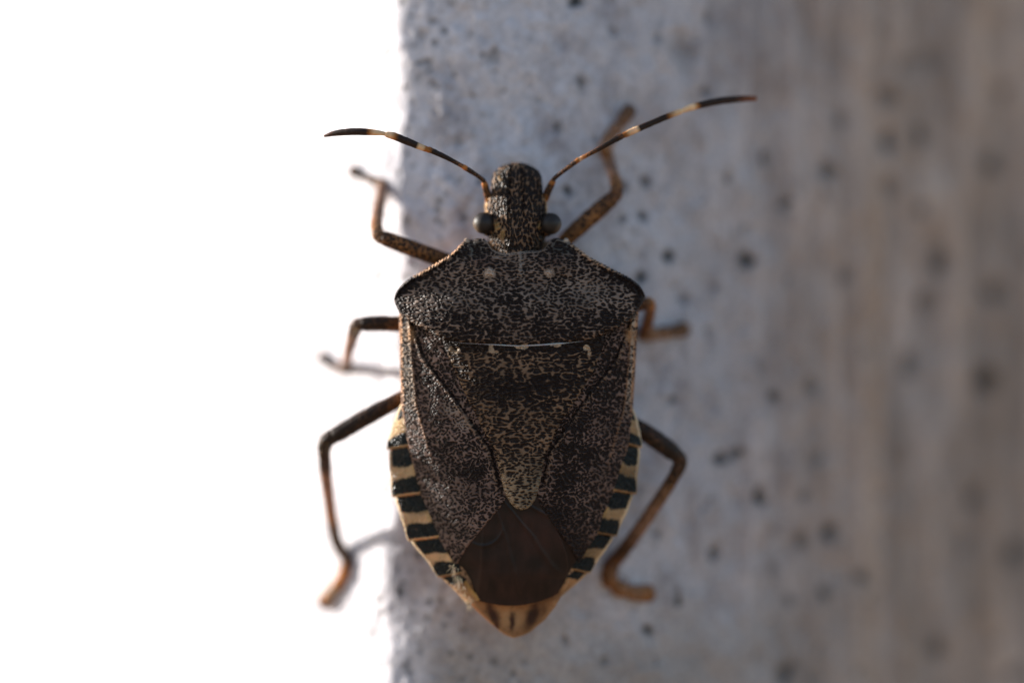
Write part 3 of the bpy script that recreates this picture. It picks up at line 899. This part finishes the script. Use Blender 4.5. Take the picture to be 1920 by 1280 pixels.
# --- banded edge of the abdomen: one plate per segment
def build_edge(side):
    if side < 0:
        out = [(757, 742), (749, 762), (741, 782), (735, 800), (730, 820), (728, 839), (729.5, 850), (730, 875), (733, 903), (738, 929), (744, 945), (752, 972), (762, 998), (769, 1013), (785, 1033), (800, 1050), (815, 1070), (826, 1082), (842, 1096), (858, 1112), (880, 1136)]
        bounds = [750, 841, 930, 1012, 1081, 1132]
        inn = [(768, 740), (772, 822), (788, 890), (812, 957), (838, 1017), (856, 1050), (866, 1080), (884, 1110), (900, 1128)]
    else:
        out = [(1180, 745), (1188, 766), (1195, 785), (1200, 807), (1201.5, 838), (1200, 860), (1196, 890), (1191, 922), (1184, 938), (1176, 961), (1163, 984), (1153, 1004), (1142, 1022), (1128, 1042), (1112, 1062), (1103, 1073), (1090, 1086), (1075, 1099), (1045, 1124)]
        bounds = [752, 838, 925, 1004, 1073, 1122]
        inn = [(1172, 740), (1170, 830), (1146, 912), (1118, 984), (1096, 1029), (1078, 1055), (1064, 1077), (1050, 1095), (1034, 1118)]
    for q in range(5):
        y0, y1 = bounds[q], bounds[q + 1]
        n, m = 56, 40
        t = np.linspace(0, 1, n); s = np.linspace(0, 1, m)     # s: 0 inner, 1 outer
        yy = y0 + (y1 - y0) * t
        xo = curve(out, 1, yy)
        lean = 7 * s[None, :] - 7
        saw = 3.0 * smooth(0.55, 1.0, t) - 2.0 * smooth(0.12, 0.0, t) if q < 4 else 0 * t
        xo = xo + side * saw
        PY = yy[:, None] + lean + (2.0 * smooth(0.8, 1, t)[:, None] * s[None, :] if q < 4 else 0)
        xi = curve(inn, 1, yy)
        PX = xi[:, None] + (xo - xi)[:, None] * s[None, :]
        width = np.abs(xo - xi)[:, None]
        H = -1.52 - 0.30 * s[None, :] ** 1.5 - 0.12 * smooth(960, 1120, yy)[:, None] + 0 * PX
        H += 0.05 * np.sin(np.pi * t)[:, None] + 0.03 * smooth(0.7, 1.0, t)[:, None]
        H -= rim((1 - s)[None, :] * width, 4, 0.05) + rim((1 - t)[:, None] * (y1 - y0), 3, 0.06)
        H -= 0.10 * smooth(0.06, 0.0, t)[:, None]
        C = rgba((0.66, 0.50, 0.29) if side < 0 else (0.31, 0.22, 0.12), -0.4, PX.shape)  # same cream lit on the left, painted as shaded on the right
        if q == 4:
            C = rgba((0.34, 0.20, 0.095), -0.1, PX.shape)
        d_out = (1 - s)[None, :] * width
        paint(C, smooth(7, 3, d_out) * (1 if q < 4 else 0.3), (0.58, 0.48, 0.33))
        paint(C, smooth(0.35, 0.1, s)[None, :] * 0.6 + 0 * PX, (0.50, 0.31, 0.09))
        jit = 0.025 * np.sin(s * 7 + q)[None, :] - 0.04 * smooth(0.5, 1.0, s)[None, :]
        lo, hi = (0.40, 0.63) if q < 4 else (0.30, 2.0)
        if q == 0:
            lo, hi = 0.40, 0.72
        T = t[:, None] + 0 * PX
        cor = 0.10 * np.abs(2 * s - 1)[None, :] ** 4 + 0.03 * fbm(PX * 0.2, PY * 0.2, 191, 2)
        blk = np.clip(smooth(lo + 0.04, lo - 0.04, T + jit + cor) * smooth(0.00, 0.05, T) + smooth(hi - 0.04, hi + 0.04, T + jit - cor) * smooth(0.985, 0.94, T), 0, 1)
        o1 = 4.5 - 3.5 * smooth(0.6, 0.9, T)
        blk *= smooth(o1 - 1.5, o1 + 1.5, d_out)
        paint(C, blk, (0.02, 0.024, 0.024), 0.55)
        if q < 4:
            paint(C, (smooth(0.97, 0.99, T) + 0 * PX) * 0.35, (0.40, 0.20, 0.08))
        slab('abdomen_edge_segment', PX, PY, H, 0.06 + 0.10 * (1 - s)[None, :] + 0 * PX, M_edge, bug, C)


build_edge(-1)
build_edge(1)


# --- head with eyes
def build_head():
    Lh = [(962, 304.5), (954, 306.5), (943, 309.5), (935, 315), (927, 323), (922, 332), (920.5, 345), (921, 362), (919, 367), (913.5, 372), (910, 381), (909.5, 391), (912, 400), (913, 420), (914, 440), (920, 455), (928, 470), (932, 478)]
    Rh = [(972, 304.5), (981, 305.5), (990, 308.5), (1003, 315), (1011, 321), (1015.5, 331), (1017, 348), (1018.5, 366), (1022, 371), (1025.5, 378), (1026.5, 390), (1026, 400), (1026, 420), (1025, 438), (1021, 452), (1014, 468), (1010, 478)]
    ys = np.concatenate([304.8 + 20 * np.linspace(0, 1, 40) ** 2, np.linspace(325.5, 480, 190)])
    l = soften(curve(Lh, 1, ys), 3); r = soften(curve(Rh, 1, ys), 3)
    m = 130
    s = np.linspace(-1, 1, m)
    PX = 0.5 * (l + r)[:, None] + 0.5 * (r - l)[:, None] * s[None, :]
    PY = np.broadcast_to(ys[:, None], PX.shape).copy()
    c = np.interp(ys, [304, 330, 400, 440, 480], [-1.75, -1.45, -0.98, -0.85, -0.88])
    k = np.interp(ys, [304, 330, 370, 385, 420, 480], [0.22, 0.26, 0.40, 0.65, 0.75, 0.8])
    H = c[:, None] - k[:, None] * np.abs(s[None, :]) ** 2.6
    dE = np.minimum(PX - l[:, None], r[:, None] - PX)
    H -= rim(dE, 5, 0.13) + rim(PY - 304.5, 6, 0.14)
    tyl = np.interp(PY, [305, 330, 400, 430], [8, 11, 14, 10])
    for sg in (-1, 1):
        H -= 0.06 * gauss(PX - 968, sg * tyl, 2.5) * smooth(430, 390, PY)
        H -= 0.05 * gauss(PX - 970, sg * 24, 5) * smooth(480, 455, PY) * smooth(400, 430, PY)
    H += 0.03 * fbm(PX * 0.12, PY * 0.09, 151, 3)
    C = rgba((0.22, 0.14, 0.085), 0.42, PX.shape)
    paint(C, smooth(-0.1, 0.4, fbm(PX * 0.06, PY * 0.05, 155, 3)), a=0.54)
    paint(C, blob(PX, PY, 968, 307, 8, 6), (0.40, 0.25, 0.14), 0.1)
    paint(C, gauss(PX - 968, 0, 3) * smooth(470, 420, PY) * .5, (0.24, 0.17, 0.13), 0.3)
    paint(C, smooth(5, 1.5, dE) * smooth(362, 372, PY) * smooth(402, 396, PY), (0.62, 0.42, 0.22), 0.0)
    for cx, cy, rx, ry in ((932, 424, 6, 9), (943, 440, 5, 9), (1012, 424, 4, 7), (937, 335, 4, 5)):
        paint(C, blob(PX, PY, cx, cy, rx, ry) * 1.2, (0.42, 0.28, 0.12), -0.2)
    TH = 0.45 + 0.9 * (1 - np.abs(s[None, :]) ** 2) * smooth(305, 400, PY) + 0.6 * smooth(360, 385, PY) + 0 * PX
    return slab('head', PX, PY, H, TH, M_head, bug, C)


head = build_head()


def ellipsoid(cx, cy, h, rx, ry, rh, colfn, nu=40, nv=24):
    V = []; K = []; F = []
    for i in range(nv + 1):
        a = math.pi * i / nv - math.pi / 2
        for j in range(nu):
            b = 2 * math.pi * j / nu
            x, y, z = math.cos(a) * math.cos(b), math.cos(a) * math.sin(b), math.sin(a)
            V.append((cx + rx * x, cy - ry * y, h + rh * z)); K.append(colfn(x, y, z))
    for i in range(nv):
        for j in range(nu):
            a = i * nu + j; b = i * nu + (j + 1) % nu
            F.append((a, b, b + nu, a + nu))
    V = np.array(V)
    return W(V[:, 0], V[:, 1], V[:, 2]), F, K


for sg, cx, cy in ((-1, 907, 418), (1, 1032.5, 419.5)):
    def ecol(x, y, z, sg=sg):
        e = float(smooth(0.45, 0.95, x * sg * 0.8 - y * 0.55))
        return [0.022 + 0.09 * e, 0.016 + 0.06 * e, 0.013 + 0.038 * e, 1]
    v, f, k = ellipsoid(cx, cy, -1.46, 20.5, 20.5, 0.44, ecol)
    mesh_obj('eye', v, f, M_eye, head, k)
    v, f, k = ellipsoid(cx - sg * 9, cy + 4, -1.66, 17, 21, 0.40, lambda x, y, z: [0.16, 0.10, 0.06, 0.35], 28, 16)
    mesh_obj('eye_socket', v, f, M_head, head, k)

# --- antennae
BRN = (0.15, 0.07, 0.03)
DRK = (0.035, 0.020, 0.014)
CRM = (0.78, 0.58, 0.36)
ORG = (0.36, 0.15, 0.035)


def c4(c, a):
    return (*c, a)


def antenna(side, segs):
    root = None
    for q, (pts, rad, stops) in enumerate(segs):
        P = W(*np.array([p for p in pts], float).T)
        d = tube_data(P, [r * 1.28 / PXMM for r in rad], ramp(stops), 12, 10, bump=0.05, seed=q * 3 + side)
        o = mesh_obj('antenna' if q == 0 else 'antenna_segment', d[0], d[1], M_ant, bug if q == 0 else root, d[2])
        if q == 0:
            root = o
            # knobbed base
    return root


seg_mott = [(0, c4(ORG, 0.1)), (0.12, c4(BRN, 0.45)), (0.85, c4(BRN, 0.45)), (1, c4(ORG, -0.1))]
antenna(-1, [
    ([(917, 378, -1.75), (913, 362, -1.65), (908.5, 344, -1.45)], [5.0, 5.6, 4.6], [(0, c4(ORG, 0.1)), (0.4, c4(BRN, 0.4)), (0.8, c4(BRN, 0.35)), (1, c4(ORG, -0.1))]),
    ([(908.5, 344, -1.45), (905, 337, -1.38), (890, 326, -1.2), (871, 314, -1.0)], [4.0, 3.2, 3.4, 4.0], seg_mott),
    ([(871, 314, -1.0), (864, 310, -0.95), (838, 296, -0.75), (812, 284, -0.6), (804, 281, -0.55)], [3.8, 3.2, 3.6, 4.3, 4.6], [(0, c4(ORG, 0)), (0.15, c4(BRN, 0.4)), (0.5, c4(DRK, 0.5)), (0.9, c4(DRK, 0.4)), (1, c4(ORG, 0))]),
    ([(803, 281, -0.55), (792, 277, -0.5), (770, 268, -0.4), (740, 256, -0.35), (726, 252.5, -0.35)], [4.0, 4.6, 5.4, 5.6, 4.6], [(0, c4(ORG, 0)), (0.08, c4(ORG, -.3)), (0.13, c4(CRM, -.5)), (0.25, c4(CRM, -.5)), (0.30, c4(DRK, .3)), (0.74, c4(DRK, .3)), (0.82, c4(ORG, -.2)), (0.92, c4(CRM, -.5)), (1, c4(CRM, -.5))]),
    ([(726, 252.5, -0.35), (716, 250, -0.4), (700, 248.5, -0.45), (665, 247, -0.6), (630, 250, -0.8), (609, 255, -0.95)], [2.6, 3.4, 4.6, 5.4, 4.4, 2.0], [(0, c4(CRM, -.5)), (0.19, c4(CRM, -.5)), (0.27, c4(ORG, 0)), (0.32, c4(DRK, .3)), (0.8, c4(DRK, .3)), (1, c4((0.12, 0.045, 0.025), .2))]),
])
antenna(1, [
    ([(1022, 374, -1.75), (1027, 360, -1.65), (1036, 341, -1.5)], [5.0, 5.6, 4.8], [(0, c4(ORG, 0.1)), (0.4, c4(BRN, 0.4)), (0.8, c4(BRN, 0.35)), (1, c4(ORG, -0.1))]),
    ([(1036, 341, -1.5), (1041, 333, -1.42), (1060, 318, -1.3), (1085, 299.5, -1.2)], [3.6, 3.2, 3.2, 3.8], seg_mott),
    ([(1085, 299.5, -1.2), (1092, 296, -1.2), (1125, 278, -1.1), (1157, 260, -1.1), (1165, 256, -1.1)], [3.6, 3.0, 3.6, 4.4, 4.6], [(0, c4(CRM, -.2)), (0.12, c4(ORG, 0.1)), (0.4, c4(BRN, 0.5)), (0.7, c4(DRK, 0.4)), (0.92, c4(DRK, 0.4)), (1, c4(BRN, 0.2))]),
    ([(1165, 256, -1.1), (1178, 250, -1.15), (1210, 236, -1.3), (1250, 219, -1.5), (1276, 209, -1.65)], [3.4, 4.8, 4.6, 4.6, 4.2], [(0, c4(BRN, .2)), (0.07, c4(ORG, -.2)), (0.13, c4(CRM, -.5)), (0.26, c4(CRM, -.5)), (0.30, c4(DRK, .3)), (0.74, c4(DRK, .3)), (0.80, c4(ORG, -.2)), (0.90, c4(CRM, -.5)), (1, c4(CRM, -.5))]),
    ([(1276, 209, -1.65), (1290, 204, -1.75), (1306, 199, -1.85), (1350, 189.5, -2.2), (1390, 185.5, -2.5), (1416, 184.5, -2.7)], [2.8, 4.4, 5.0, 5.4, 5.0, 3.6], [(0, c4(CRM, -.5)), (0.17, c4(CRM, -.5)), (0.22, c4(ORG, 0)), (0.27, c4(DRK, .3)), (0.7, c4(DRK, .3)), (0.9, c4((0.22, 0.09, 0.045), 0)), (1, c4((0.25, 0.10, 0.05), 0))]),
])

# --- legs
TAN = (0.33, 0.155, 0.055)
DBR = (0.085, 0.045, 0.026)
PNK = (0.26, 0.135, 0.08)


def leg(fem, fr, tib, tr, tar, tarr, fstops, tstops, sstops):
    tr = [r * 1.25 for r in tr]; tarr = [r * 1.4 for r in tarr]
    P = W(*np.array(fem, float).T)
    d = tube_data(P, [r * 1.12 / PXMM for r in fr], ramp(fstops), 18, 12, bump=0.05, seed=int(fem[0][0]))
    root = mesh_obj('leg', d[0], d[1], M_leg, bug, d[2])
    # tibia: from the knee to the foot on the post
    end = wall_px(tib[-1][0], tib[-1][1], tr[-1] / PXMM * 1.0)
    T = [W(p[0], p[1], p[2]) for p in tib[:-1]] + [end]
    d = tube_data(np.array(T), [r / PXMM for r in tr], ramp(tstops), 14, 12, flat=0.85, bump=0.06, seed=int(tib[0][0]))
    parts = [d]
    # short stiff hairs along the tibia
    C = cr(np.array(T), 12)
    rloc = np.interp(np.linspace(0, 1, len(C)), np.linspace(0, 1, len(tr)), np.array(tr) / PXMM)
    for i in range(6, len(C) - 2):
        for _ in range(2):
            dv = rng.normal(size=3); ax = C[i] - C[i - 1]; ax /= np.linalg.norm(ax) + 1e-9
            dv -= ax * dv.dot(ax); dv /= np.linalg.norm(dv) + 1e-9
            a = C[i] + dv * rloc[i] * 0.8; b = C[i] + dv * (rloc[i] + 0.10) + ax * 0.09
            parts.append(tube_data(np.array([a, b]), [0.008, 0.003], lambda t: c4((0.2, 0.12, 0.07), -0.5), 4, 1))
    d = join(*parts)
    mesh_obj('tibia', d[0], d[1], M_leg, root, d[2])
    S = [end] + [wall_px(p[0], p[1], r / PXMM + p[2]) for p, r in zip(tar, tarr[1:])]
    d = tube_data(np.array(S), [r / PXMM for r in tarr], ramp(sstops), 14, 14, flat=0.9, bump=0.10, seed=int(tar[0][0]), nodes=(0.36, 0.62))
    tarsus = [d]
    # two claws and a pad at the end
    dirv = S[-1] - S[-2]; dirv /= np.linalg.norm(dirv)
    sidev = np.cross(dirv, np.array([0, -1.0, 0])); sidev /= np.linalg.norm(sidev) + 1e-9
    for sg in (-1, 1):
        a = S[-1]; b = a + dirv * 0.16 + sidev * sg * 0.10; c = b + dirv * 0.06 + sidev * sg * 0.05 + np.array([0, 0.10, 0])
        tarsus.append(tube_data(np.array([a, b, c]), [0.05, 0.04, 0.012], lambda t: c4(DRK, 0.2), 8, 5))
    d = join(*tarsus)
    mesh_obj('tarsus', d[0], d[1], M_leg, root, d[2])
    return root


fst = [(0, c4(TAN, 0.30)), (0.5, c4(TAN, 0.36)), (0.85, c4(TAN, 0.46)), (1, c4(BRN, 0.3))]
fdk = [(0, c4((0.42, 0.21, 0.10), 0.22)), (0.35, c4(TAN, 0.36)), (0.6, c4(BRN, 0.55)), (1, c4(DBR, 0.6))]
tpk = [(0, c4(DBR, 0.3)), (0.10, c4(DBR, 0.35)), (0.22, c4(PNK, 0.20)), (0.7, c4(PNK, 0.12)), (0.85, c4(BRN, 0.3)), (1, c4(DBR, 0.3))]
sst = [(0, c4(DRK, 0.4)), (0.3, c4(BRN, 0.2)), (0.5, c4(DBR, 0.3)), (0.75, c4(DRK, 0.4)), (0.92, c4(DRK, 0.4)), (1, c4(BRN, 0.1))]
# front, sunlit side
leg([(905, 500, -3.0), (862, 496, -2.7), (830, 487, -2.4), (770, 465, -2.1), (722, 447, -2.0)], [10, 12, 13.5, 14, 12.5],
    [(716, 446, -2.0), (708, 437, -2.1), (706, 415, -2.7), (713, 375, -4.3), (717, 345)], [10, 9.5, 8.5, 9, 9],
    [(697, 337, 0.05), (680, 330, 0.0), (662, 320, 0.05)], [8, 6.5, 6.5, 9],
    fst, [(0, c4(BRN, 0.2)), (0.1, c4(TAN, 0.3)), (0.3, c4(PNK, 0.2)), (1, c4((0.36, 0.22, 0.16), 0.2))], sst)
# middle, sunlit side
leg([(850, 620, -3.0), (800, 610, -2.9), (750, 607, -2.7), (710, 606, -2.6), (682, 607, -2.6)], [10, 12, 13.5, 13.5, 12.5],
    [(678, 607, -2.6), (668, 612, -2.7), (662, 630, -3.3), (653, 663, -4.9), (650, 688)], [10.5, 10, 8.5, 8, 9],
    [(634, 690, 0.0), (618, 681, 0.05), (604, 669, 0.05)], [9, 7, 7, 9.5],
    [(0, c4(TAN, 0.2)), (0.55, c4(TAN, 0.3)), (0.75, c4(BRN, 0.5)), (1, c4(DBR, 0.6))], tpk, sst)
# hind, sunlit side
leg([(850, 720, -3.0), (800, 728, -2.9), (750, 748, -2.7), (690, 780, -2.6), (630, 815, -2.6)], [10, 12, 13, 14.5, 14],
    [(622, 818, -2.6), (610, 830, -2.7), (609, 860, -3.1), (616, 930, -4.4), (630, 1010, -6.1), (652, 1050)], [12, 11, 9, 9, 10, 9.5],
    [(644, 1078, 0.0), (628, 1104, 0.0), (606, 1128, 0.05)], [9.5, 9, 10, 11],
    fdk, [(0, c4(DBR, 0.5)), (0.2, c4(DBR, 0.4)), (0.26, c4(PNK, 0.25)), (0.5, c4((0.36, 0.21, 0.15), 0.0)), (0.66, c4(TAN, 0.2)), (0.75, c4(DBR, 0.3)), (1, c4(DBR, 0.3))],
    [(0, c4(DBR, 0.2)), (0.2, c4(ORG, 0.1)), (0.45, c4(ORG, 0)), (0.55, c4((0.42, 0.30, 0.20), -.3)), (0.78, c4((0.42, 0.30, 0.20), -.3)), (0.85, c4(ORG, 0)), (1, c4(DBR, 0.2))])
# front, shaded side
leg([(1010, 490, -3.0), (1045, 465, -2.9), (1070, 441, -2.8), (1110, 405, -2.8), (1148, 372, -2.9)], [10, 12, 13.5, 14.5, 13],
    [(1153, 367, -2.9), (1157, 356, -3.0), (1153, 335, -3.4), (1142, 302, -4.3), (1133, 277)], [11, 10, 9, 9, 10],
    [(1147, 252, 0.0), (1163, 232, 0.05), (1180, 207, 0.1)], [9.5, 9, 9, 10.5],
    fst, [(0, c4(BRN, 0.2)), (0.2, c4(TAN, 0.3)), (0.5, c4((0.36, 0.22, 0.16), 0.2)), (1, c4(TAN, 0.3))],
    [(0, c4((0.30, 0.19, 0.12), 0.1)), (0.5, c4((0.24, 0.15, 0.10), 0.1)), (1, c4((0.14, 0.09, 0.06), 0.2))])
# middle, shaded side
leg([(1110, 610, -3.0), (1150, 590, -3.0), (1185, 576, -3.0), (1212, 568, -3.0)], [10, 12, 12, 10.5],
    [(1214, 567, -3.0), (1219, 572, -3.1), (1217, 592, -3.8), (1208, 626)], [9.5, 9, 8.5, 10],
    [(1232, 625, 0.0), (1258, 621, 0.05), (1283, 617, 0.1)], [10, 9.5, 9, 11],
    fst, [(0, c4(TAN, 0.2)), (0.4, c4(TAN, 0.3)), (1, c4(TAN, 0.3))], [(0, c4((0.32, 0.2, 0.12), 0.1)), (0.5, c4((0.30, 0.19, 0.12), 0.1)), (1, c4((0.2, 0.12, 0.07), 0.2))])
# hind, shaded side
leg([(1110, 760, -3.0), (1160, 782, -3.0), (1195, 802, -2.9), (1235, 828, -2.9), (1262, 848, -3.0)], [10, 13, 15, 16, 14.5],
    [(1268, 852, -3.0), (1276, 866, -3.1), (1262, 896, -3.15), (1215, 968, -3.6), (1172, 1028, -4.1), (1146, 1058)], [11.5, 11, 10, 10, 10.5, 11],
    [(1143, 1084, 0.0), (1165, 1104, 0.0), (1190, 1110, 0.05), (1216, 1112, 0.1)], [11, 11, 11, 11, 12.5],
    fdk, [(0, c4(DBR, 0.4)), (0.2, c4(BRN, 0.4)), (0.3, c4((0.24, 0.14, 0.08), 0.2)), (0.7, c4((0.26, 0.16, 0.11), 0.15)), (0.85, c4(BRN, 0.3)), (1, c4(BRN, 0.2))],
    [(0, c4(BRN, 0.2)), (0.3, c4((0.26, 0.125, 0.05), 0.15)), (0.8, c4((0.28, 0.16, 0.085), 0.1)), (1, c4(TAN, 0.2))])

# --- short bristles along the abdomen's hind margin
hairs = []
for _ in range(90):
    t = rng.uniform(0, 1)
    px = np.interp(t, [0, 0.3, 1], [848, 858, 886]) + rng.normal(0, 3); py = np.interp(t, [0, 0.3, 1], [1056, 1082, 1136]) + rng.normal(0, 3)
    h = -1.36 - 0.3 * t
    a = W(px, py, h); b = W(px - rng.uniform(-4, 7), py + rng.uniform(5, 14), h + rng.uniform(-0.05, 0.18))
    hairs.append(tube_data(np.array([a, b]), [0.007, 0.003], lambda t: (1, 1, 1, 1), 4, 1))
d = join(*hairs)
hr = mesh_obj('bristles', d[0], d[1], M_hair, bug, d[2])
hr['kind'] = 'stuff'
